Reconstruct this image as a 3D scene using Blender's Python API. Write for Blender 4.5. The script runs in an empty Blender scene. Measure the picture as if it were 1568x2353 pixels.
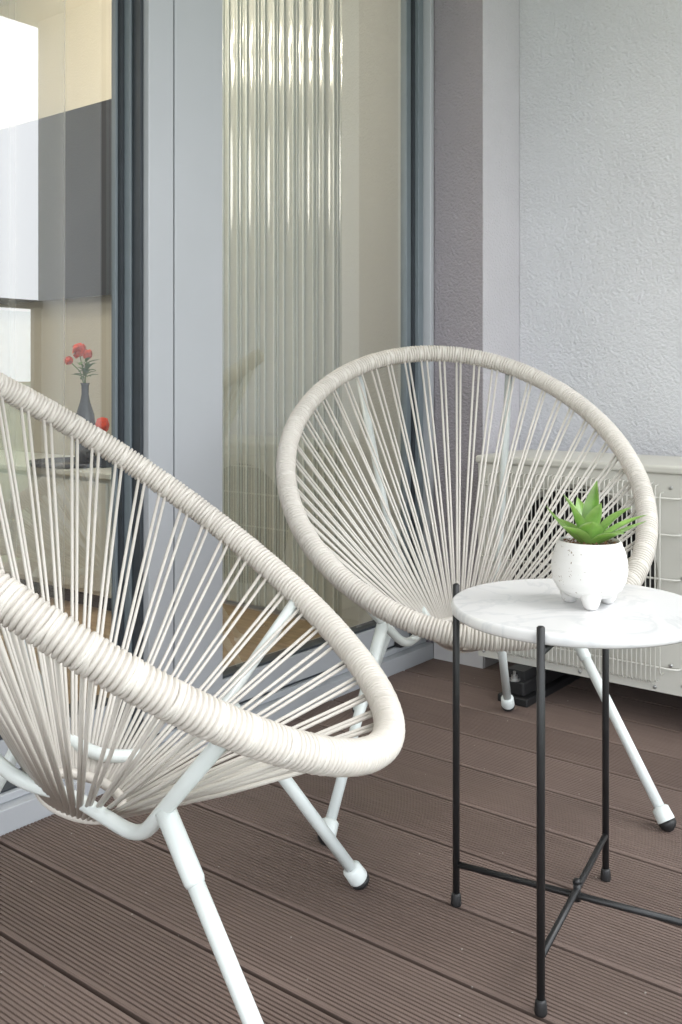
import bpy, bmesh, math, random
from mathutils import Vector, Matrix
random.seed(7)
scene=bpy.context.scene
scene.view_settings.view_transform='Standard'
scene.view_settings.look='None'
scene.view_settings.exposure=0
YAW=math.radians(38.4)
FW=Vector((-math.sin(YAW),math.cos(YAW),0)); RT=Vector((math.cos(YAW),math.sin(YAW),0))
CH=0.87
def pos(d,r,z=0): 
    v=FW*d+RT*r; return Vector((v.x,v.y,z))

# ---------------- materials ----------------
def mat(name,col,rough=0.6,metal=0.0,noise=0.0,nscale=20,bump=0.0,bscale=200,coat=0.0,spec=0.5,bdist=0.002,stretch=None,sub=0):
    m=bpy.data.materials.new(name); m.use_nodes=True
    nt=m.node_tree; b=nt.nodes['Principled BSDF']
    b.inputs['Base Color'].default_value=(*col,1); b.inputs['Roughness'].default_value=rough
    b.inputs['Metallic'].default_value=metal; b.inputs['Specular IOR Level'].default_value=spec
    b.inputs['Coat Weight'].default_value=coat
    tc=nt.nodes.new('ShaderNodeTexCoord')
    src=tc.outputs['Object']
    if stretch:
        mp=nt.nodes.new('ShaderNodeMapping'); mp.inputs['Scale'].default_value=stretch
        nt.links.new(src,mp.inputs[0]); src=mp.outputs[0]
    if noise>0:
        n=nt.nodes.new('ShaderNodeTexNoise'); n.inputs['Scale'].default_value=nscale; n.inputs['Detail'].default_value=5
        nt.links.new(src,n.inputs['Vector'])
        r=nt.nodes.new('ShaderNodeValToRGB')
        r.color_ramp.elements[0].position=0.3; r.color_ramp.elements[1].position=0.7
        r.color_ramp.elements[0].color=(*[c*(1-noise) for c in col],1)
        r.color_ramp.elements[1].color=(*[min(1,c*(1+noise)) for c in col],1)
        nt.links.new(n.outputs[0],r.inputs[0]); nt.links.new(r.outputs[0],b.inputs['Base Color'])
    if bump>0:
        n2=nt.nodes.new('ShaderNodeTexNoise'); n2.inputs['Scale'].default_value=bscale; n2.inputs['Detail'].default_value=3
        nt.links.new(tc.outputs['Object'],n2.inputs['Vector'])
        bp=nt.nodes.new('ShaderNodeBump'); bp.inputs['Strength'].default_value=bump; bp.inputs['Distance'].default_value=bdist
        nt.links.new(n2.outputs[0],bp.inputs['Height']); nt.links.new(bp.outputs[0],b.inputs['Normal'])
    if sub>0:
        b.inputs['Subsurface Weight'].default_value=sub
    return m
M={}
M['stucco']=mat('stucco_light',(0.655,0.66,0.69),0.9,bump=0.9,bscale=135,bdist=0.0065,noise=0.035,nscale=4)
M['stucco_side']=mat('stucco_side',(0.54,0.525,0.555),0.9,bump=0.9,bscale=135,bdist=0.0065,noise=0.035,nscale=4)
M['stucco_dark']=mat('stucco_recess_shade',(0.30,0.28,0.305),0.9,bump=0.9,bscale=135,bdist=0.0075,noise=0.04,nscale=4)  # jamb stucco; shade of the door recess is put into the colour
M['plaster']=mat('ceiling_plaster',(0.75,0.75,0.75),0.9,noise=0.02)
M['skirt']=mat('skirting',(0.55,0.54,0.55),0.7,noise=0.05,nscale=8)
M['rope']=mat('pvc_cord',(0.595,0.56,0.515),0.42,noise=0.06,nscale=9,spec=0.45)
M['rope2']=mat('pvc_cord_strand',(0.63,0.60,0.555),0.42,noise=0.04,nscale=9,spec=0.45)
M['wsteel']=mat('white_painted_steel',(0.69,0.735,0.725),0.3,noise=0.02,nscale=15)
M['rubber']=mat('black_rubber',(0.015,0.015,0.016),0.5,noise=0.1)
M['bsteel']=mat('black_painted_steel',(0.012,0.012,0.013),0.42,noise=0.15,nscale=40,bump=0.15,bscale=400,bdist=0.001)
M['frame']=mat('door_aluminium',(0.43,0.447,0.475),0.4,noise=0.015,nscale=4,metal=0.1)
M['framed']=mat('door_aluminium_shaded',(0.15,0.18,0.20),0.4,noise=0.03)  # darker copy of the door aluminium, shade of recessed faces painted in
M['gasket']=mat('door_gasket',(0.035,0.042,0.05),0.5,noise=0.1)
M['ac']=mat('ac_casing',(0.62,0.61,0.56),0.45,noise=0.03,nscale=6)
M['acwire']=mat('ac_wire',(0.68,0.67,0.62),0.4,noise=0.02)
M['dark']=mat('dark_inside',(0.015,0.015,0.017),0.7,noise=0.1)
M['fan']=mat('fan_plastic',(0.03,0.03,0.033),0.5,noise=0.1)
M['bolt']=mat('zinc_bolt',(0.5,0.5,0.5),0.3,metal=0.9,noise=0.1)
M['rail']=mat('handrail_metal',(0.04,0.04,0.045),0.4,noise=0.05)
M['iwall']=mat('interior_wall',(0.54,0.505,0.43),0.85,noise=0.02,nscale=2)
M['iwall2']=mat('interior_wall_side',(0.57,0.58,0.55),0.85,noise=0.02,nscale=2)
M['ifloor']=mat('interior_oak',(0.38,0.28,0.18),0.45,noise=0.2,nscale=6,stretch=(1,8,1))
M['flute']=mat('fluted_panel_lacquer',(0.47,0.495,0.455),0.11,noise=0.02,spec=1.0)
M['flute2']=mat('fluted_panel_ridge',(0.66,0.71,0.69),0.25,noise=0.02)
M['tv']=mat('tv_screen',(0.035,0.035,0.04),0.25,noise=0.03)
M['cab']=mat('cabinet_white',(0.68,0.70,0.67),0.4,noise=0.03)
M['vase']=mat('vase_glaze',(0.05,0.055,0.075),0.18,noise=0.1)
M['red']=mat('petal_red',(0.70,0.07,0.03),0.6,noise=0.25,nscale=60)
M['stem']=mat('stem_green',(0.10,0.20,0.05),0.6,noise=0.2)
M['soil']=mat('soil',(0.16,0.085,0.04),0.9,noise=0.5,nscale=200,bump=0.5)
M['hill']=mat('distant_land',(0.20,0.24,0.24),0.9,noise=0.2,nscale=0.01)
M['land']=mat('land',(0.12,0.15,0.08),0.95,noise=0.4,nscale=0.02)

def deck_mat():
    m=bpy.data.materials.new('composite_deck'); m.use_nodes=True
    nt=m.node_tree; b=nt.nodes['Principled BSDF']; b.inputs['Roughness'].default_value=0.62
    b.inputs['Specular IOR Level'].default_value=0.35
    tc=nt.nodes.new('ShaderNodeTexCoord')
    mp=nt.nodes.new('ShaderNodeMapping'); mp.inputs['Scale'].default_value=(1.5,60,1)
    n=nt.nodes.new('ShaderNodeTexNoise'); n.inputs['Scale'].default_value=3; n.inputs['Detail'].default_value=6
    n2=nt.nodes.new('ShaderNodeTexNoise'); n2.inputs['Scale'].default_value=2.2; n2.inputs['Detail'].default_value=4
    nt.links.new(tc.outputs['Object'],mp.inputs[0]); nt.links.new(mp.outputs[0],n.inputs['Vector']); nt.links.new(tc.outputs['Object'],n2.inputs['Vector'])
    at=nt.nodes.new('ShaderNodeAttribute'); at.attribute_name='tone'
    r=nt.nodes.new('ShaderNodeValToRGB')
    r.color_ramp.elements[0].position=0.25; r.color_ramp.elements[1].position=0.8
    r.color_ramp.elements[0].color=(0.125,0.089,0.076,1); r.color_ramp.elements[1].color=(0.215,0.159,0.138,1)
    ad=nt.nodes.new('ShaderNodeMath'); ad.operation='ADD'
    ml=nt.nodes.new('ShaderNodeMath'); ml.operation='MULTIPLY'; ml.inputs[1].default_value=0.5
    ad2=nt.nodes.new('ShaderNodeMath'); ad2.operation='ADD'
    nt.links.new(n.outputs[0],ad.inputs[0]); nt.links.new(n2.outputs[0],ad.inputs[1]); nt.links.new(ad.outputs[0],ml.inputs[0])
    nt.links.new(ml.outputs[0],ad2.inputs[0]); nt.links.new(at.outputs['Fac'],ad2.inputs[1])
    nt.links.new(ad2.outputs[0],r.inputs[0])
    v=nt.nodes.new('ShaderNodeTexVoronoi'); v.inputs['Scale'].default_value=28
    lt=nt.nodes.new('ShaderNodeMath'); lt.operation='LESS_THAN'; lt.inputs[1].default_value=0.045
    mxx=nt.nodes.new('ShaderNodeMix'); mxx.data_type='RGBA'; mxx.inputs[7].default_value=(0.36,0.32,0.29,1)
    nt.links.new(tc.outputs['Object'],v.inputs['Vector']); nt.links.new(v.outputs['Distance'],lt.inputs[0]); nt.links.new(lt.outputs[0],mxx.inputs[0])
    nt.links.new(r.outputs[0],mxx.inputs[6]); nt.links.new(mxx.outputs[2],b.inputs['Base Color'])
    n3=nt.nodes.new('ShaderNodeTexNoise'); n3.inputs['Scale'].default_value=350
    bp=nt.nodes.new('ShaderNodeBump'); bp.inputs['Strength'].default_value=0.25; bp.inputs['Distance'].default_value=0.001
    nt.links.new(tc.outputs['Object'],n3.inputs['Vector']); nt.links.new(n3.outputs[0],bp.inputs['Height']); nt.links.new(bp.outputs[0],b.inputs['Normal'])
    return m
M['deck']=deck_mat()
def glass_mat(name,boost,tint):
    m=bpy.data.materials.new(name); m.use_nodes=True; nt=m.node_tree
    nt.nodes.remove(nt.nodes['Principled BSDF']); out=nt.nodes['Material Output']
    t=nt.nodes.new('ShaderNodeBsdfTransparent'); t.inputs[0].default_value=(*tint,1)
    g=nt.nodes.new('ShaderNodeBsdfGlossy'); g.inputs['Roughness'].default_value=0.0; g.inputs[0].default_value=(0.95,0.98,1,1)
    f=nt.nodes.new('ShaderNodeFresnel'); f.inputs['IOR'].default_value=1.5
    mu=nt.nodes.new('ShaderNodeMath'); mu.operation='MULTIPLY'; mu.inputs[1].default_value=boost; mu.use_clamp=True
    mx=nt.nodes.new('ShaderNodeMixShader')
    nt.links.new(f.outputs[0],mu.inputs[0]); nt.links.new(mu.outputs[0],mx.inputs[0])
    nt.links.new(t.outputs[0],mx.inputs[1]); nt.links.new(g.outputs[0],mx.inputs[2]); nt.links.new(mx.outputs[0],out.inputs[0])
    return m
M['glass']=glass_mat('double_glazing',4.2,(0.90,0.94,0.93))
M['rglass']=glass_mat('railing_glass',1.5,(0.86,0.91,0.92))
def veil():  # pale see-through veil imitating a reflection on the door glass
    m=bpy.data.materials.new('reflection_veil'); m.use_nodes=True; nt=m.node_tree
    nt.nodes.remove(nt.nodes['Principled BSDF']); out=nt.nodes['Material Output']
    t=nt.nodes.new('ShaderNodeBsdfTransparent'); d=nt.nodes.new('ShaderNodeBsdfDiffuse'); d.inputs[0].default_value=(0.78,0.79,0.80,1)
    l=nt.nodes.new('ShaderNodeBsdfTranslucent'); l.inputs[0].default_value=(0.78,0.79,0.80,1)
    a=nt.nodes.new('ShaderNodeMixShader'); a.inputs[0].default_value=0.4
    b=nt.nodes.new('ShaderNodeMixShader')
    w=nt.nodes.new('ShaderNodeLayerWeight'); w.inputs[0].default_value=0.35
    mr=nt.nodes.new('ShaderNodeMapRange'); mr.inputs['To Min'].default_value=0.14; mr.inputs['To Max'].default_value=0.48
    nt.links.new(w.outputs['Facing'],mr.inputs[0]); nt.links.new(mr.outputs[0],b.inputs[0])
    nt.links.new(d.outputs[0],a.inputs[1]); nt.links.new(l.outputs[0],a.inputs[2])
    nt.links.new(t.outputs[0],b.inputs[1]); nt.links.new(a.outputs[0],b.inputs[2]); nt.links.new(b.outputs[0],out.inputs[0]); return m
M['veil']=veil()
def marble():
    m=mat('white_marble',(0.8,0.8,0.79),0.18,spec=0.5); nt=m.node_tree; b=nt.nodes['Principled BSDF']
    tc=nt.nodes.new('ShaderNodeTexCoord')
    n=nt.nodes.new('ShaderNodeTexNoise'); n.inputs['Scale'].default_value=6; n.inputs['Detail'].default_value=9; n.inputs['Distortion'].default_value=1.4
    r=nt.nodes.new('ShaderNodeValToRGB'); e=r.color_ramp.elements
    e[0].position=0.475; e[0].color=(0.74,0.74,0.745,1); e[1].position=0.535; e[1].color=(0.74,0.74,0.745,1)
    k=r.color_ramp.elements.new(0.505); k.color=(0.655,0.665,0.68,1)
    nt.links.new(tc.outputs['Object'],n.inputs['Vector']); nt.links.new(n.outputs[0],r.inputs[0]); nt.links.new(r.outputs[0],b.inputs['Base Color'])
    return m
M['marble']=marble()
def speckle():
    m=mat('speckled_ceramic',(0.74,0.73,0.715),0.55); nt=m.node_tree; b=nt.nodes['Principled BSDF']
    tc=nt.nodes.new('ShaderNodeTexCoord')
    v=nt.nodes.new('ShaderNodeTexVoronoi'); v.inputs['Scale'].default_value=330
    c=nt.nodes.new('ShaderNodeTexNoise'); c.inputs['Scale'].default_value=110
    s=nt.nodes.new('ShaderNodeMath'); s.operation='SUBTRACT'
    r=nt.nodes.new('ShaderNodeValToRGB'); e=r.color_ramp.elements
    e[0].position=0.0; e[0].color=(0.28,0.22,0.17,1); e[1].position=0.05; e[1].color=(0.74,0.73,0.715,1)
    nt.links.new(tc.outputs['Object'],v.inputs['Vector']); nt.links.new(tc.outputs['Object'],c.inputs['Vector'])
    th=nt.nodes.new('ShaderNodeMapRange'); th.inputs['From Min'].default_value=0.54; th.inputs['From Max'].default_value=0.8; th.inputs['To Min'].default_value=0.0; th.inputs['To Max'].default_value=0.5
    nt.links.new(c.outputs[0],th.inputs[0])
    nt.links.new(v.outputs['Distance'],s.inputs[0]); nt.links.new(th.outputs[0],s.inputs[1]); nt.links.new(s.outputs[0],r.inputs[0])
    nt.links.new(r.outputs[0],b.inputs['Base Color']); return m
M['pot']=speckle()
def leafmat():
    m=mat('succulent_leaf',(0.21,0.37,0.09),0.36,noise=0.35,nscale=30); nt=m.node_tree; b=nt.nodes['Principled BSDF']
    b.inputs['Subsurface Weight'].default_value=0.2; b.inputs['Subsurface Radius'].default_value=(0.004,0.008,0.002); b.inputs['Subsurface Scale'].default_value=1
    return m
M['leaf']=leafmat()
def emis(name,col,s):
    m=bpy.data.materials.new(name); m.use_nodes=True; b=m.node_tree.nodes['Principled BSDF']
    b.inputs['Emission Color'].default_value=(*col,1); b.inputs['Emission Strength'].default_value=s; b.inputs['Base Color'].default_value=(*col,1); return m
M['bulb']=emis('bulb_glow',(1,0.88,0.70),150)

# ---------------- helpers ----------------
def empty(name,loc=(0,0,0),rz=0):
    e=bpy.data.objects.new(name,None); e.location=loc; e.rotation_euler=(0,0,rz); scene.collection.objects.link(e); e.empty_display_size=0.1; return e
def mk(name,V,F,m,parent=None,smooth=False,loc=None):
    me=bpy.data.meshes.new(name); me.from_pydata([tuple(v) for v in V],[],F); me.update()
    bm=bmesh.new(); bm.from_mesh(me); bmesh.ops.recalc_face_normals(bm,faces=bm.faces); bm.to_mesh(me); bm.free()
    o=bpy.data.objects.new(name,me); scene.collection.objects.link(o)
    if m: me.materials.append(M[m] if isinstance(m,str) else m)
    if smooth:
        for p in me.polygons: p.use_smooth=True
    if parent: o.parent=parent
    if loc: o.location=loc
    return o
BF=[(0,3,2,1),(4,5,6,7),(0,1,5,4),(1,2,6,5),(2,3,7,6),(3,0,4,7)]
def boxv(a,b):
    return [(a[0],a[1],a[2]),(b[0],a[1],a[2]),(b[0],b[1],a[2]),(a[0],b[1],a[2]),(a[0],a[1],b[2]),(b[0],a[1],b[2]),(b[0],b[1],b[2]),(a[0],b[1],b[2])]
def box(name,a,b,m,parent=None,bevel=0.0,seg=2):
    o=mk(name,boxv(a,b),BF,m,parent)
    if bevel>0:
        md=o.modifiers.new('bv','BEVEL'); md.width=bevel; md.segments=seg; md.limit_method='NONE'
    return o
class Acc:
    def __init__(s): s.V=[];s.F=[]
    def add(s,V,F):
        n=len(s.V); s.V+= [tuple(v) for v in V]; s.F+=[tuple(i+n for i in f) for f in F]
    def obj(s,name,m,parent=None,smooth=True): return mk(name,s.V,s.F,m,parent,smooth)
def tubeg(P,r,sides=10,closed=False,cap=True):
    P=[Vector(p) for p in P]; n=len(P); V=[];F=[]
    rr=r if isinstance(r,(list,tuple)) else [r]*n
    def tan(i):
        if closed: return (P[(i+1)%n]-P[i-1]).normalized()
        if i==0: return (P[1]-P[0]).normalized()
        if i==n-1: return (P[-1]-P[-2]).normalized()
        return (P[i+1]-P[i-1]).normalized()
    t=tan(0); up=Vector((0,0,1)) if abs(t.z)<0.9 else Vector((1,0,0))
    N=(up-t*up.dot(t)).normalized(); 
    for i in range(n):
        t=tan(i); N=(N-t*N.dot(t)).normalized(); B=t.cross(N)
        for k in range(sides):
            a=2*math.pi*k/sides; V.append(P[i]+(N*math.cos(a)+B*math.sin(a))*rr[i])
    for i in range(n-1 if not closed else n):
        j=(i+1)%n
        for k in range(sides):
            k2=(k+1)%sides; F.append((i*sides+k,i*sides+k2,j*sides+k2,j*sides+k))
    if not closed and cap:
        F.append(tuple(range(sides))[::-1]); F.append(tuple(range((n-1)*sides,n*sides)))
    return V,F
def fillet(P,r,seg=6):
    P=[Vector(p) for p in P]; out=[P[0]]
    for i in range(1,len(P)-1):
        a=(P[i-1]-P[i]); b=(P[i+1]-P[i]); d=min(r,a.length*.45,b.length*.45)
        A=P[i]+a.normalized()*d; B=P[i]+b.normalized()*d
        for k in range(seg+1):
            t=k/seg; out.append(A*(1-t)**2+P[i]*2*t*(1-t)+B*t*t)
    out.append(P[-1]); return out
def lathe(prof,seg=32,c=(0,0,0)):
    V=[];F=[];n=len(prof)
    for (r,z) in prof:
        for k in range(seg):
            a=2*math.pi*k/seg; V.append((c[0]+r*math.cos(a),c[1]+r*math.sin(a),c[2]+z))
    for i in range(n-1):
        for k in range(seg):
            k2=(k+1)%seg; F.append((i*seg+k,i*seg+k2,(i+1)*seg+k2,(i+1)*seg+k))
    F.append(tuple(range(seg))[::-1]); F.append(tuple(range((n-1)*seg,n*seg)))
    return V,F

# ---------------- chair ----------------
def rimp(th):
    w=0.02+0.39*math.cos(th); u=0.395*math.sin(th)
    return Vector((w,u,0.391+(0.41-w)*0.70))
NT=2000; tab=[0]; pp=rimp(0)
for i in range(1,NT+1):
    q=rimp(2*math.pi*i/NT); tab.append(tab[-1]+(q-pp).length); pp=q
LR=tab[-1]
def rim_s(s):
    s=s%LR; lo,hi=0,NT
    while hi-lo>1:
        m=(lo+hi)//2
        if tab[m]<=s: lo=m
        else: hi=m
    f=(s-tab[lo])/(tab[hi]-tab[lo]); return rimp(2*math.pi*(lo+f)/NT)
RC=Vector((-0.02,0,0.288))
def ringp(fr,rr=0.056,dz=0):
    a=2*math.pi*fr; w=rr*math.cos(a); return RC+Vector((w,rr*math.sin(a),-w*0.35+dz))
def build_chair_meshes():
    parts=[]
    pitch=0.0070; turns=int(LR/pitch); spt=8; n=turns*spt
    rnd=[random.uniform(-0.0003,0.0004) for _ in range(turns)]
    P=[];R=[]
    for i in range(n):
        P.append(rim_s(LR*i/n)); ph=(i%spt)/spt
        R.append(0.0160+0.0058*math.sqrt(max(0,1-(2*ph-1)**2))+rnd[i//spt])
    a=Acc(); a.add(*tubeg(P,R,20,closed=True)); parts.append(('wrapped_rim',a,'rope'))
    a=Acc(); NP=56
    for i in range(NP):
        s=LR*(i+0.5)/NP+random.uniform(-.003,.003)
        for k,sg in enumerate((-1,1)):
            ds=sg*(0.0062+random.uniform(-.0022,.0022)); p=rim_s(s+ds); q=ringp((i+0.5+sg*0.26)/NP,0.056+0.004*((2*i+k)%2),0.003*(((2*i+k)%2)*2-1))
            d=(q-p).normalized(); st=p+d*0.010
            mid=(st+q)/2+Vector((0,0,-0.003+random.uniform(-.0025,.0025)))
            a.add(*tubeg([st,mid,q],0.0028,7))
            T=(rim_s(s+ds+.002)-rim_s(s+ds-.002)).normalized(); n1=d-T*d.dot(T); n1.normalize(); n2=T.cross(n1)
            K=[p+T*(sg*0.004*math.cos(t))+(n1*math.cos(t)+n2*math.sin(t))*0.0189 for t in [2*math.pi*j/20 for j in range(20)]]
            a.add(*tubeg(K,0.0029,6,closed=True))
    parts.append(('cord_strands',a,'rope2'))
    a=Acc(); a.add(*tubeg([ringp(j/40) for j in range(40)],0.0075,10,closed=True)); parts.append(('seat_ring',a,'rope'))
    a=Acc(); L=Acc()
    for sg in (-1,1):
        S=lambda p: Vector((p[0],p[1]*sg,p[2]))
        path=[S((0.250,.316,.500)),S((.103,.142,.298)),S((-.01,.066,.316)),S((-.075,.080,.338)),S((-.13,.115,.41)),S((-.20,.145,.55)),S((-.34,.20,.895))]
        a.add(*tubeg(fillet(path,0.04),0.0095,12))
        sock=S((.148,.196,.360)); foot=S((.362,.335,0.0)); 
        for (s0,f0) in ((sock,foot),(S((-.115,.105,.385)),S((-.345,.20,0.0)))):
            d=(f0-s0).normalized(); end=f0-d*(0.016)
            a.add(*tubeg([s0,s0+d*0.085,s0+d*0.09],[0.0128,0.0128,0.0112],14))
            a.add(*tubeg([s0+d*0.08,end-d*0.02],0.0105,14))
            a.add(*tubeg([end-d*0.034,end-d*0.030,end-d*0.008,end-d*0.004],[0.0115,0.0165,0.0175,0.0165],16))
            L.add(*tubeg([end-d*0.006,end+d*0.002,end+d*0.009,end+d*0.013],[0.0172,0.0168,0.011,0.004],16))
    parts.append(('steel_frame',a,'wsteel')); parts.append(('rubber_feet',L,'rubber'))
    return parts
cp=build_chair_meshes()
cache={}
def chair(loc,f):
    e=empty('string_lounge_chair',loc,math.atan2(f[1],f[0]))
    for n,a,m in cp:
        if n not in cache:
            o=a.obj(n,m,e); cache[n]=o.data
        else:
            o=bpy.data.objects.new(n,cache[n]); scene.collection.objects.link(o); o.parent=e
    return e
chair((-1.156,1.894,0),(0.686,-0.728))
nc=pos(1.362,-0.343); chair((nc.x,nc.y,0),(0.825,0.566))

# ---------------- side table ----------------
tl=pos(1.515,0.3665); table=empty('side_table',tl)
def rel(d,r): v=pos(d,r)-tl; return v
legs=[rel(1.335,.273),rel(1.695,.460),rel(1.613,.190),rel(1.417,.543)]
V,F=lathe([(0.10,0.503),(0.190,0.503),(0.1935,0.5055),(0.1945,0.510),(0.1945,0.516),(0.1930,0.5195),(0.190,0.521),(0.10,0.521)],96)
mk('marble_top',V,F,'marble',table,False)
o=bpy.data.objects['marble_top']
for p in o.data.polygons: p.use_smooth = len(p.vertices)==4 and abs(p.normal.z)<0.99
a=Acc(); c=Acc()
for l in legs:
    l=Vector((l.x,l.y,0)).normalized()*0.2015
    a.add(*tubeg([(l.x,l.y,0.012),(l.x,l.y,0.5295),(l.x,l.y,0.5315)],[0.0058,0.0058,0.0035],14))
    c.add(*tubeg([(l.x,l.y,0.0),(l.x,l.y,0.003),(l.x,l.y,0.018),(l.x,l.y,0.021)],[0.008,0.0092,0.0078,0.0065],14))
def L2(i,z,k=1): 
    l=legs[i].normalized()*0.2*k; return Vector((l.x,l.y,z))
a.add(*tubeg([L2(0,0.078),L2(1,0.078)],0.0052,10)); a.add(*tubeg([L2(2,0.068),L2(3,0.068)],0.0052,10))
a.add(*tubeg([L2(0,0.495),L2(1,0.495)],0.0055,10)); a.add(*tubeg([L2(2,0.4945),L2(3,0.4945)],0.005,10))
a.add(*tubeg([(0,0,0.06),(0,0,0.088)],0.006,10)); a.add(*tubeg([(0,0,0.088),(0,0,0.094)],[0.008,0.004],6))
a.obj('steel_legs','bsteel',table); c.obj('foot_caps','rubber',table)

# ---------------- potted plant ----------------
pl=pos(1.505,0.383,0.521); pot=empty('potted_succulent',pl)
outer=[(0.020,0.014),(0.036,0.017),(0.048,0.026),(0.0555,0.040),(0.0578,0.055),(0.0572,0.070),(0.0535,0.085),(0.0490,0.0965),(0.0475,0.100),(0.0455,0.1005),(0.0445,0.098),(0.046,0.088),(0.02,0.086)]
dn=[]
for i in range(len(outer)-1):
    for k in range(5):
        t=k/5; r=outer[i][0]*(1-t)+outer[i+1][0]*t; z=outer[i][1]*(1-t)+outer[i+1][1]*t
        if 0.045<z<0.092 and i<8: r+=0.0004*math.sin(z*2*math.pi/0.0052)
        dn.append((r,z))
dn.append(outer[-1])
V,F=lathe(dn,64); mk('pot_body',V,F,'pot',pot,True)
a=Acc()
for ang in (-100,20,140):
    t=math.radians(ang)+YAW; cx,cy=0.033*math.cos(t),0.033*math.sin(t)
    a.add(*lathe([(0.004,0.0),(0.009,0.002),(0.0125,0.008),(0.015,0.016),(0.017,0.026)],20,(cx,cy,0)))
a.obj('pot_feet','pot',pot)
a=Acc()
V,F=lathe([(0.047,0.090),(0.03,0.092),(0.002,0.094)],32); a.add(V,F)
for i in range(200):
    t=random.uniform(0,6.28); r=0.043*math.sqrt(random.random()); s=random.uniform(.0015,.0035)
    x,y,z=r*math.cos(t),r*math.sin(t),0.0955+random.uniform(0,.003)
    v=[(x+random.uniform(-s,s)*1.2,y+random.uniform(-s,s)*1.2,z+random.uniform(-s,s)) for _ in range(4)]
    a.add(v,[(0,1,2),(0,2,3),(0,3,1),(1,3,2)])
a.obj('soil','soil',pot,False)
def leaf(acc,az,el,length,width,curl,base=(0,0,0.088),fold=0.25):
    n=16; m=8; h=Vector((math.cos(az),math.sin(az),0)); side=Vector((-math.sin(az),math.cos(az),0))
    V=[];F=[]
    for layer in (0,1):
        p=Vector(base); e=el
        for i in range(n+1):
            t=i/n; d=h*math.cos(e)+Vector((0,0,1))*math.sin(e); nrm=-h*math.sin(e)+Vector((0,0,1))*math.cos(e)
            wd=width*(0.45+0.55*math.sin(math.pi*min(1,t/1.1)))*(max(0,1-t**4))**0.9
            if i==n: wd=0.0003
            th=(0.0018*(1-t)+0.0004)
            for k in range(m+1):
                q=(k/m-0.5)*2
                V.append(p+side*(q*wd*0.5)+nrm*(fold*abs(q)**1.5*wd*0.5-(th*(1-q*q) if layer else 0)))
            p=p+d*(length/n); e+=curl/n
    S=(n+1)*(m+1)
    for layer in (0,1):
        for i in range(n):
            for k in range(m):
                b0=layer*S+i*(m+1)+k; f=(b0,b0+1,b0+m+2,b0+m+1); F.append(f if layer==0 else f[::-1])
    acc.add(V,F)
a=Acc()
R=lambda deg: YAW+math.radians(deg)
for az,el,ln,wd,cu,fo in [(40,84,.096,.027,-.12,.5),(-70,78,.072,.028,-.35,.5),(165,74,.082,.028,-.3,.45),(100,70,.078,.024,-.4,.3),
    (0,58,.082,.026,-.5,.45),(205,62,.072,.024,.1,.45),(-98,56,.056,.033,-.3,.4),(180,34,.084,.018,.40,.45),(-145,46,.062,.028,-.5,.4),
    (-18,28,.086,.020,0.0,.4),(10,36,.098,.018,-.35,.4),(-50,38,.062,.028,-.5,.4),(130,40,.066,.022,-.3,.4)]:
    leaf(a,R(az),math.radians(el),ln*1.06,wd*1.2,cu,(0.004*math.cos(R(az)),0.004*math.sin(R(az)),0.091),fo)
a.obj('succulent_leaves','leaf',pot)

# ---------------- deck ----------------
deck=empty('wooden_deck')
W=0.17; gap=0.008
def deckprofile():
    pts=[]; w=W-gap; ng=19; m=0.006
    pts.append((0,-0.022)); pts.append((0,-0.002)); pts.append((0.002,0))
    step=(w-2*m)/ng
    for i in range(ng):
        x0=m+i*step
        g=step*0.42; pts+= [(x0+step*.5-g*.5,0),(x0+step*.5-g*.3,-0.0026),(x0+step*.5+g*.3,-0.0026),(x0+step*.5+g*.5,0)]
    pts+= [(w-0.002,0),(w,-0.002),(w,-0.022)]
    return pts
prof=deckprofile(); V=[];F=[];tones=[]
yy0=[2.40+W*2-k*W for k in range(36)]
for k,y0 in enumerate(yy0):
    if y0>2.80: continue
    x0,x1=-1.662,0.56
    n=len(prof); b=len(V); tone=random.uniform(-0.10,0.10)
    for x in (x0,x1):
        for (py,pz) in prof: V.append((x,y0+gap/2+py,pz))
    for i in range(n-1): F.append((b+i,b+i+1,b+n+i+1,b+n+i))
    F.append(tuple(b+i for i in range(n))); F.append(tuple(b+n+i for i in range(n))[::-1])
    tones+= [tone]*(2*n)
o=mk('deck_boards',V,F,'deck',deck)
at=o.data.attributes.new('tone','FLOAT','POINT'); at.data.foreach_set('value',tones)
box('deck_subframe',(-1.70,-3.8,-0.25),(0.58,2.79,-0.024),'dark',deck)

# ---------------- walls ----------------
hw=empty('house_wall')
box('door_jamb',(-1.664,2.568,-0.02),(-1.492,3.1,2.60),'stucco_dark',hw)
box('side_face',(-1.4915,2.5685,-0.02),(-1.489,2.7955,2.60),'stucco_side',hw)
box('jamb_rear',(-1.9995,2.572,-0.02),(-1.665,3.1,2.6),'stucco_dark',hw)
box('lintel',(-1.95,-4.0,2.42),(-1.50,2.567,2.60),'stucco',hw)
box('wall_beyond',(-1.95,-4.0,-0.02),(-1.50,-2.0,2.419),'stucco',hw)
box('jamb_skirting',(-1.66,2.560,0.0),(-1.486,2.5675,0.055),'skirt',hw)
box('side_skirting',(-1.4885,2.5676,0.0),(-1.484,2.787,0.055),'skirt',hw)
ew=empty('balcony_end_wall')
box('wall',(-1.4885,2.796,-0.02),(0.52,3.1,2.60),'stucco',ew)
box('skirting',(-1.483,2.788,0.0),(0.515,2.7955,0.055),'skirt',ew)
box('balcony_ceiling',(-1.96,-4.0,2.605),(0.60,3.1,2.85),'plaster')
box('building_facade',(-7.0,3.101,-9.0),(0.50,3.4,6),'stucco')

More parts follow.
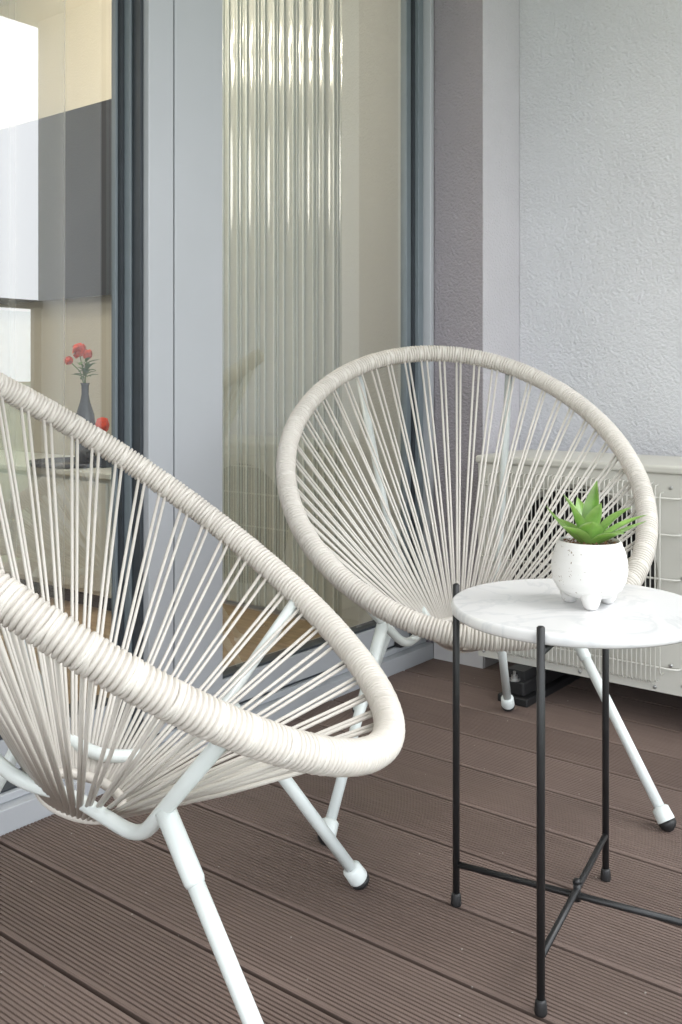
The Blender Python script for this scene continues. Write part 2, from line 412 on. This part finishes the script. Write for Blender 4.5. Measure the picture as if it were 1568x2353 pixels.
# ---------------- sliding door ----------------
dr=empty('sliding_glass_door')
YE=2.566; YS=-2.0
box('outer_sill',(-1.95,YS,-0.015),(-1.664,YE,0.045),'frame',dr,0.002)
box('sill_step',(-1.90,YS,0.0455),(-1.690,YE-0.002,0.062),'frame',dr,0.002)
box('sill_gasket',(-1.90,YS,0.0622),(-1.700,YE-0.03,0.066),'gasket',dr)
def rail(n,x0,x1,y0,y1,z0,z1,m='frame',bv=0.0015): return box(n,(x0,y0,z0),(x1,y1,z1),m,dr,bv)
rail('leaf_stile',-1.775,-1.700,1.527,1.682,0.066,2.38)
rail('stile_seam',-1.770,-1.706,1.521,1.5275,0.066,2.38,'gasket',0)
rail('interlock_stile',-1.775,-1.698,1.448,1.5215,0.066,2.38)
rail('leaf_bottom_rail',-1.775,-1.702,1.6825,2.485,0.066,0.135)
rail('leaf_top_rail',-1.775,-1.702,1.6825,2.485,2.30,2.38)
rail('bead_bottom',-1.755,-1.712,1.6825,2.485,0.1352,0.141,'gasket',0)
rail('leaf_right_stile',-1.735,-1.712,2.486,2.510,0.066,2.38,'framed')
rail('leaf_right_gasket',-1.722,-1.703,2.5105,2.519,0.066,2.38,'gasket',0)
rail('frame_right',-1.740,-1.690,2.5195,2.545,0.063,2.40,'framed')
rail('frame_right_edge',-1.745,-1.664,2.546,2.5665,0.063,2.40)
rail('side_channel_a',-1.790,-1.716,1.4385,1.4475,0.064,2.38,'gasket',0)
rail('side_channel_b',-1.790,-1.742,1.431,1.438,0.064,2.38,'framed')
rail('side_channel_c',-1.790,-1.762,1.424,1.4305,0.064,2.38,'gasket',0)
rail('side_channel_d',-1.790,-1.774,1.416,1.4235,0.064,2.38,'framed')
rail('rear_bottom_rail',-1.845,-1.770,-1.9,1.415,0.066,0.135)
rail('rear_bottom_bead',-1.835,-1.776,-1.9,1.415,0.1352,0.142,'gasket',0)
rail('rear_top_rail',-1.845,-1.770,-1.9,1.415,2.30,2.38)
rail('rear_left_stile',-1.845,-1.770,-2.0,-1.905,0.066,2.38)
rail('head_frame',-1.95,-1.664,YS,YE,2.4005,2.4195)
def pane(n,x,y0,y1,z0,z1):
    o=mk(n,[(x,y0,z0),(x,y1,z0),(x,y1,z1),(x,y0,z1)],[(0,1,2,3)],'glass',dr)
pane('pane_right',-1.725,1.680,2.490,0.136,2.305)
pane('pane_left',-1.785,-1.91,1.418,0.136,2.305)
box('door_stop',(-1.70,2.40,0.0625),(-1.672,2.455,0.082),'rubber',dr,0.006)

# ---------------- interior ----------------
ri=empty('living_room')
YW=2.72
box('side_wall',(-6.5,YW,-0.05),(-2.001,2.9,2.7),'iwall',ri)
box('side_wall_return',(-2.03,2.5665,0.0),(-1.747,2.5712,2.6),'iwall2',ri)
box('side_wall_step',(-2.03,2.5715,0.0),(-2.0,2.719,2.7),'iwall2',ri)
box('back_wall',(-6.7,-4.0,-0.05),(-6.501,2.9,2.7),'iwall2',ri)
box('near_wall',(-6.5,-4.0,-0.05),(-1.95,-3.9,2.7),'iwall2',ri)
box('oak_floor',(-6.5,-3.9,-0.05),(-1.951,2.719,0.0),'ifloor',ri)
box('room_ceiling',(-6.7,-4.0,2.701),(-1.95,2.9,2.8),'plaster',ri)
box('wall_pier',(-2.095,2.690,0.0),(-2.031,2.7195,2.7),'iwall2',ri)
fp=empty('fluted_wall_panel')
V=[];F=[];x0,x1=-2.76,-2.10; n=14; sp=12; N=n*sp
for i in range(N+1):
    ph=(i%sp)/sp; x=x0+(x1-x0)*i/N; yv=2.672+0.0035*math.sin(math.pi*ph)
    V+= [(x,yv,0.02),(x,yv,2.69)]
for i in range(N): F.append((2*i,2*i+2,2*i+3,2*i+1))
mk('flutes',V,F,'flute',fp,True)
box('backing',(x0,2.690,0.02),(x1,2.719,2.69),'flute',fp)
a=Acc()
for i in range(n+1):
    x=x0+(x1-x0)*i/n; w_=0.0024+0.0012*(i%3==1); a.add(boxv((x-w_,2.666,0.021),(x+w_,2.689,2.689)),BF)
    if i%2 and i<n:
        xx=x+0.015; a.add(boxv((xx-.0013,2.670,0.021),(xx+.0013,2.689,2.689)),BF)
a.obj('ridges','flute2',fp,False)
V=[];F=[];N=420; y0,y1=-1.7,1.40
for i in range(N+1):
    t=i/N; y=y0+(y1-y0)*t; ph=y*52+1.2*math.sin(y*7.3)
    for z,am in ((0.03,1.15),(1.3,1.0),(2.62,0.8)): V.append((-1.945+0.018*am*math.sin(ph)+0.005*math.sin(y*17+z),y,z))
for i in range(N):
    for k in range(2): F.append((3*i+k,3*i+3+k,3*i+4+k,3*i+1+k))
mk('reflection_veil_sheet',V,F,'veil',None,True)  # added sheet, stands in for the pale reflection band in the left pane
tv=empty('television'); box('screen',(-4.70,2.66,1.23),(-3.10,2.70,2.07),'tv',tv,0.004); box('mount',(-4.2,2.7005,1.4),(-3.6,2.7195,1.9),'rubber',tv)
st=empty('tv_cabinet'); box('carcass',(-4.75,2.29,0.06),(-2.90,2.70,0.50),'cab',st,0.004); box('top',(-4.77,2.27,0.5005),(-2.88,2.715,0.522),'cab',st,0.004)
box('plinth',(-4.7,2.33,0.0),(-2.95,2.68,0.0595),'dark',st)
for i in range(3): box('drawer_front',(-4.72+i*0.61,2.276,0.08),(-4.13+i*0.61,2.2895,0.485),'cab',st,0.003)
d=Vector((-.827,.621,0)); vp=Vector((d.x*3.86,d.y*3.86,0.523)); vs=empty('flower_vase',vp)
V,F=lathe([(0.03,0),(0.038,0.005),(0.040,0.09),(0.041,0.16),(0.036,0.20),(0.020,0.25),(0.014,0.28),(0.015,0.315),(0.019,0.325),(0.012,0.325)],32)
mk('bottle_vase',V,F,'vase',vs,True)
a=Acc(); bl=Acc(); lf=Acc()
for (r,z,sz) in ((-0.025,0.455,0.030),(-0.065,0.415,0.018),(0.01,0.44,0.020)):
    tip=RT*r+Vector((0,0,z)); a.add(*tubeg([(0,0,0.30),Vector((0,0,0.37))+RT*r*0.3,tip],0.002,6))
    for i in range(60):
        v=Vector((random.gauss(0,1),random.gauss(0,1),random.gauss(0,.8))).normalized(); c0=tip+v*sz*random.uniform(.4,1); s=v.cross(Vector((0.3,.2,1))).normalized(); q=v.cross(s)
        e=sz*.45; bl.add([c0-s*e,c0-q*e,c0+s*e,c0+q*e+v*e*.4],[(0,1,2,3)])
for i in range(20):
    az=random.uniform(0,6.28); z=random.uniform(.34,.41); leaf(lf,az,random.uniform(.0,.9),random.uniform(.03,.06),.020,-.5,(0.008*math.cos(az),0.008*math.sin(az),z))
a.obj('stems','stem',vs); bl.obj('blossoms','red',vs,False); lf.obj('leaves','stem',vs)
tr=empty('round_tray',vp+Vector((-0.10,0.02,0.0))); V,F=lathe([(0.02,0),(0.17,0),(0.18,0.004),(0.182,0.018),(0.176,0.018),(0.172,0.006),(0.02,0.005)],48); mk('tray',V,F,'vase',tr,True)
vs.location.z+=0.006
og=empty('red_ornament',vp+RT*0.068+Vector((0,0,0.0)))
box('books',(-0.05,-0.04,0.0),(0.05,0.05,0.045),'vase',og,0.003)
V,F=lathe([(0.012,0.046),(0.020,0.06),(0.012,0.09),(0.010,0.13),(0.024,0.145),(0.028,0.165),(0.020,0.19),(0.006,0.195)],20); mk('bird_body',V,F,'red',og,True)
pe=empty('pendant_lamp')
bl=Acc(); cb=Acc()
for (x,y,z) in ((-3.02,1.90,2.44),(-3.15,1.76,2.38),(-3.28,1.62,2.42),(-3.10,1.62,2.52),(-3.34,1.86,2.40),(-3.22,1.98,2.52)):
    V,F=lathe([(0.004,-.036),(.022,-.030),(.034,-.009),(.034,.009),(.022,.030),(.005,.036)],16,(x,y,z)); bl.add(V,F); cb.add(*tubeg([(x,y,z+.034),(x,y,2.70)],0.003,6))
bl.obj('bulbs','bulb',pe); cb.obj('cables','rubber',pe)
ld=bpy.data.lights.new('room_fill_light','POINT'); ld.energy=42; ld.color=(1,0.93,0.83); ld.shadow_soft_size=0.3  # added unseen fill to brighten room and cabinet, set apart from the bulbs
lo=bpy.data.objects.new('room_fill_light',ld); lo.location=(-3.6,0.6,2.1); scene.collection.objects.link(lo); lo.parent=pe

# ---------------- air conditioner ----------------
ac=empty('air_conditioner_unit')
X0,X1=-1.408,-0.60; Y0,Y1=2.40,2.70; Z0,Z1=0.089,0.655
cx,cz,cr=-1.11,0.375,0.205
box('side_left',(X0,Y0+0.002,Z0),(X0+0.012,Y1,Z1-0.022),'ac',ac,0.003)
box('side_right',(X1-0.012,Y0+0.002,Z0),(X1,Y1,Z1-0.022),'ac',ac,0.003)
box('rear_panel',(X0+0.0125,Y1-0.01,Z0),(X1-0.0125,Y1,Z1-0.023),'ac',ac)
box('base_pan',(X0+0.0125,Y0+0.004,Z0),(X1-0.0125,Y1-0.011,Z0+0.015),'ac',ac)
box('lid',(X0-0.006,Y0-0.008,Z1-0.0215),(X1+0.006,Y1+0.004,Z1),'ac',ac,0.007,3)
n=64; V=[];F=[]
fx0,fx1,fz0,fz1=X0+0.0005,X1-0.0005,Z0,Z1-0.022
for i in range(n):
    a_=2*math.pi*(i+0.5)/n; c_,s_=math.cos(a_),math.sin(a_)
    V.append((cx+cr*c_,Y0+0.014,cz+cr*s_)); V.append((cx+(cr+0.012)*c_,Y0,cz+(cr+0.012)*s_))
    tx=((fx1-cx) if c_>0 else (fx0-cx))/c_ if abs(c_)>1e-6 else 1e9
    tz=((fz1-cz) if s_>0 else (fz0-cz))/s_ if abs(s_)>1e-6 else 1e9
    t=min(tx,tz); V.append((cx+t*c_,Y0,cz+t*s_)); V.append((cx+cr*c_*0.98,Y0+0.13,cz+cr*s_*0.98))
for i in range(n):
    j=(i+1)%n
    F+= [(4*i,4*j,4*j+1,4*i+1),(4*i+1,4*j+1,4*j+2,4*i+2)]
for (sx,sz,xx,zz) in ((1,1,fx1,fz1),(-1,1,fx0,fz1),(-1,-1,fx0,fz0),(1,-1,fx1,fz0)):
    for i in range(n):
        j=(i+1)%n; p,q=V[4*i+2],V[4*j+2]
        if (abs(p[0]-xx)<1e-5)!=(abs(q[0]-xx)<1e-5) and (abs(p[2]-zz)<1e-5)!=(abs(q[2]-zz)<1e-5) and min(abs(p[2]-zz),abs(q[2]-zz))<1e-5 and min(abs(p[0]-xx),abs(q[0]-xx))<1e-5:
            V.append((xx,Y0,zz)); F.append((4*i+2,4*j+2,len(V)-1)); break
mk('front_panel',V,F,'ac',ac)
V=[];F=[]
for i in range(n):
    a_=2*math.pi*i/n
    V+= [(cx+cr*math.cos(a_),Y0+0.0145,cz+cr*math.sin(a_)),(cx+cr*math.cos(a_)*.98,Y0+0.134,cz+cr*math.sin(a_)*.98)]
for i in range(n):
    j=(i+1)%n; F.append((2*i,2*j,2*j+1,2*i+1))
mk('shroud',V,F,'dark',ac)
V=[(cx+cr*math.cos(2*math.pi*i/n),Y0+0.135,cz+cr*math.sin(2*math.pi*i/n)) for i in range(n)]
mk('coil_back',V,[tuple(range(n))],'dark',ac)
a=Acc(); 
for k in range(3):
    b0=2*math.pi*k/3+0.5; V=[];F=[]; m_=8
    for i in range(m_+1):
        for j in range(7):
            rr=0.05+(cr-0.065)*j/6; an=b0+(i/m_)*1.45+0.25*j/6; V.append((cx+rr*math.cos(an),Y0+0.06+0.05*i/m_,cz+rr*math.sin(an)))
    for i in range(m_):
        for j in range(6): F.append((i*7+j,i*7+j+1,(i+1)*7+j+1,(i+1)*7+j))
    a.add(V,F)
a.add(*tubeg([(cx,Y0+0.045,cz),(cx,Y0+0.05,cz),(cx,Y0+0.12,cz)],[0.04,0.055,0.055],24))
a.obj('fan','fan',ac)
a=Acc(); yf=Y0-0.022
gx0,gx1,gz0,gz1=-1.375,-0.880,0.112,0.612
nw=42
for i in range(nw):
    x=gx0+(gx1-gx0)*i/(nw-1)
    e=0.0
    dx=min(x-gx0,gx1-x)
    if dx<0.035: e=0.035-math.sqrt(max(0,0.035**2-(0.035-dx)**2))
    pts=[(x,Y0+0.004,gz1-e*.7+0.0),(x,yf+0.006,gz1-e*.7-0.001),(x,yf,gz1-e*.7-0.010),(x,yf,gz0+e*.7+0.010),(x,yf+0.006,gz0+e*.7+0.001),(x,Y0+0.004,gz0+e*.7)]
    a.add(*tubeg(pts,0.0016,6))
for z in (0.155,0.265,0.375,0.485,0.575):
    a.add(*tubeg([(gx0-0.018,Y0+0.003,z),(gx0-0.016,yf+0.008,z),(gx0-0.006,yf+0.0042,z),(gx1+0.03,yf+0.0042,z),(gx1+0.042,yf+0.012,z),(gx1+0.045,Y0+0.003,z)],0.0026,8))
a.obj('wire_guard','acwire',ac)
a=Acc()
for (x,z) in ((-0.86,0.16),(-0.83,0.115),(-0.86,0.60),(-0.83,0.38),(-1.39,0.105),(-0.62,0.12),(-0.9,0.10),(-1.1,0.101)):
    a.add(*tubeg([(x,Y0+0.001,z),(x,Y0-0.003,z),(x,Y0-0.004,z)],[0.0048,0.0048,0.003],12))
a.obj('screws','bolt',ac)
for k,x in enumerate((-1.26,-0.68)):
    box('foot_base',(x-0.045,2.325,0.0),(x+0.045,2.72,0.022),'rubber',ac,0.004)
    box('foot_block',(x-0.030,2.335,0.0225),(x+0.030,2.71,0.062),'rubber',ac,0.006)
    box('foot_bracket',(x-0.026,2.345,0.0625),(x+0.026,2.70,0.0885),'rubber',ac,0.001)
    V,F=lathe([(0.002,0.0),(0.016,0.0),(0.016,0.004),(0.009,0.004),(0.009,0.014),(0.004,0.014),(0.004,0.024)],8,(x,2.338,0.0625)); mk('foot_bolt',V,F,'bolt',ac)

# ---------------- railing ----------------
rl=empty('balcony_railing')
box('handrail',(0.455,-3.8,1.205),(0.515,2.78,1.245),'rail',rl,0.004)
box('bottom_rail',(0.47,-3.8,0.05),(0.50,2.78,0.09),'rail',rl,0.003)
for i in range(6): box('post',(0.47,2.74-i*1.25,0.0),(0.50,2.78-i*1.25,1.2045),'rail',rl)
mk('glass_infill',[(0.485,-3.8,0.091),(0.485,2.738,0.091),(0.485,2.738,1.19),(0.485,-3.8,1.19)],[(0,1,2,3)],'rglass',rl)

# ---------------- surroundings ----------------
mk('ground',[(-3000,-3000,-9),(3000,-3000,-9),(3000,3000,-9),(-3000,3000,-9)],[(0,1,2,3)],'land')
V=[];F=[];n=160
for i in range(n+1):
    a_=2*math.pi*i/n; r=900; h=-9+ 14+9*math.sin(a_*7)+5*math.sin(a_*17+1)+random.uniform(0,7)
    V+= [(r*math.cos(a_),r*math.sin(a_),-9.5),(r*math.cos(a_)*1.02,r*math.sin(a_)*1.02,h)]
for i in range(n): F.append((2*i,2*i+2,2*i+3,2*i+1))
mk('hills',V,F,'hill')

# ---------------- light ----------------
w=bpy.data.worlds.new('World'); scene.world=w; w.use_nodes=True; nt=w.node_tree
bg=nt.nodes['Background']; sky=nt.nodes.new('ShaderNodeTexSky'); sky.sky_type='NISHITA'; sky.sun_disc=False
EL=math.radians(48); AZ=math.radians(75)
sky.sun_elevation=EL; sky.sun_rotation=AZ; sky.dust_density=3; 
mx=nt.nodes.new('ShaderNodeMix'); mx.data_type='RGBA'; mx.inputs[0].default_value=0.85; mx.clamp_factor=True
mx.inputs[7].default_value=(30.3,30.5,31.5,1)
nt.links.new(sky.outputs[0],mx.inputs[6]); nt.links.new(mx.outputs[2],bg.inputs[0]); bg.inputs[1].default_value=0.15
sd=bpy.data.lights.new('sun','SUN'); sd.energy=1.4; sd.angle=math.radians(20); sd.color=(1,0.98,0.95)
so=bpy.data.objects.new('sun',sd); scene.collection.objects.link(so)
dv=Vector((math.sin(AZ)*math.cos(EL),math.cos(AZ)*math.cos(EL),math.sin(EL)))
so.rotation_euler=dv.to_track_quat('Z','Y').to_euler()

# ---------------- camera ----------------
cd=bpy.data.cameras.new('camera'); cam=bpy.data.objects.new('camera',cd); scene.collection.objects.link(cam)
cam.location=(0,0,CH); cam.rotation_euler=(math.radians(90),0,YAW)
cd.sensor_fit='AUTO'; cd.sensor_width=36; cd.lens=34.3; cd.shift_y=-0.130; cd.clip_start=0.02; cd.clip_end=6000
scene.camera=cam
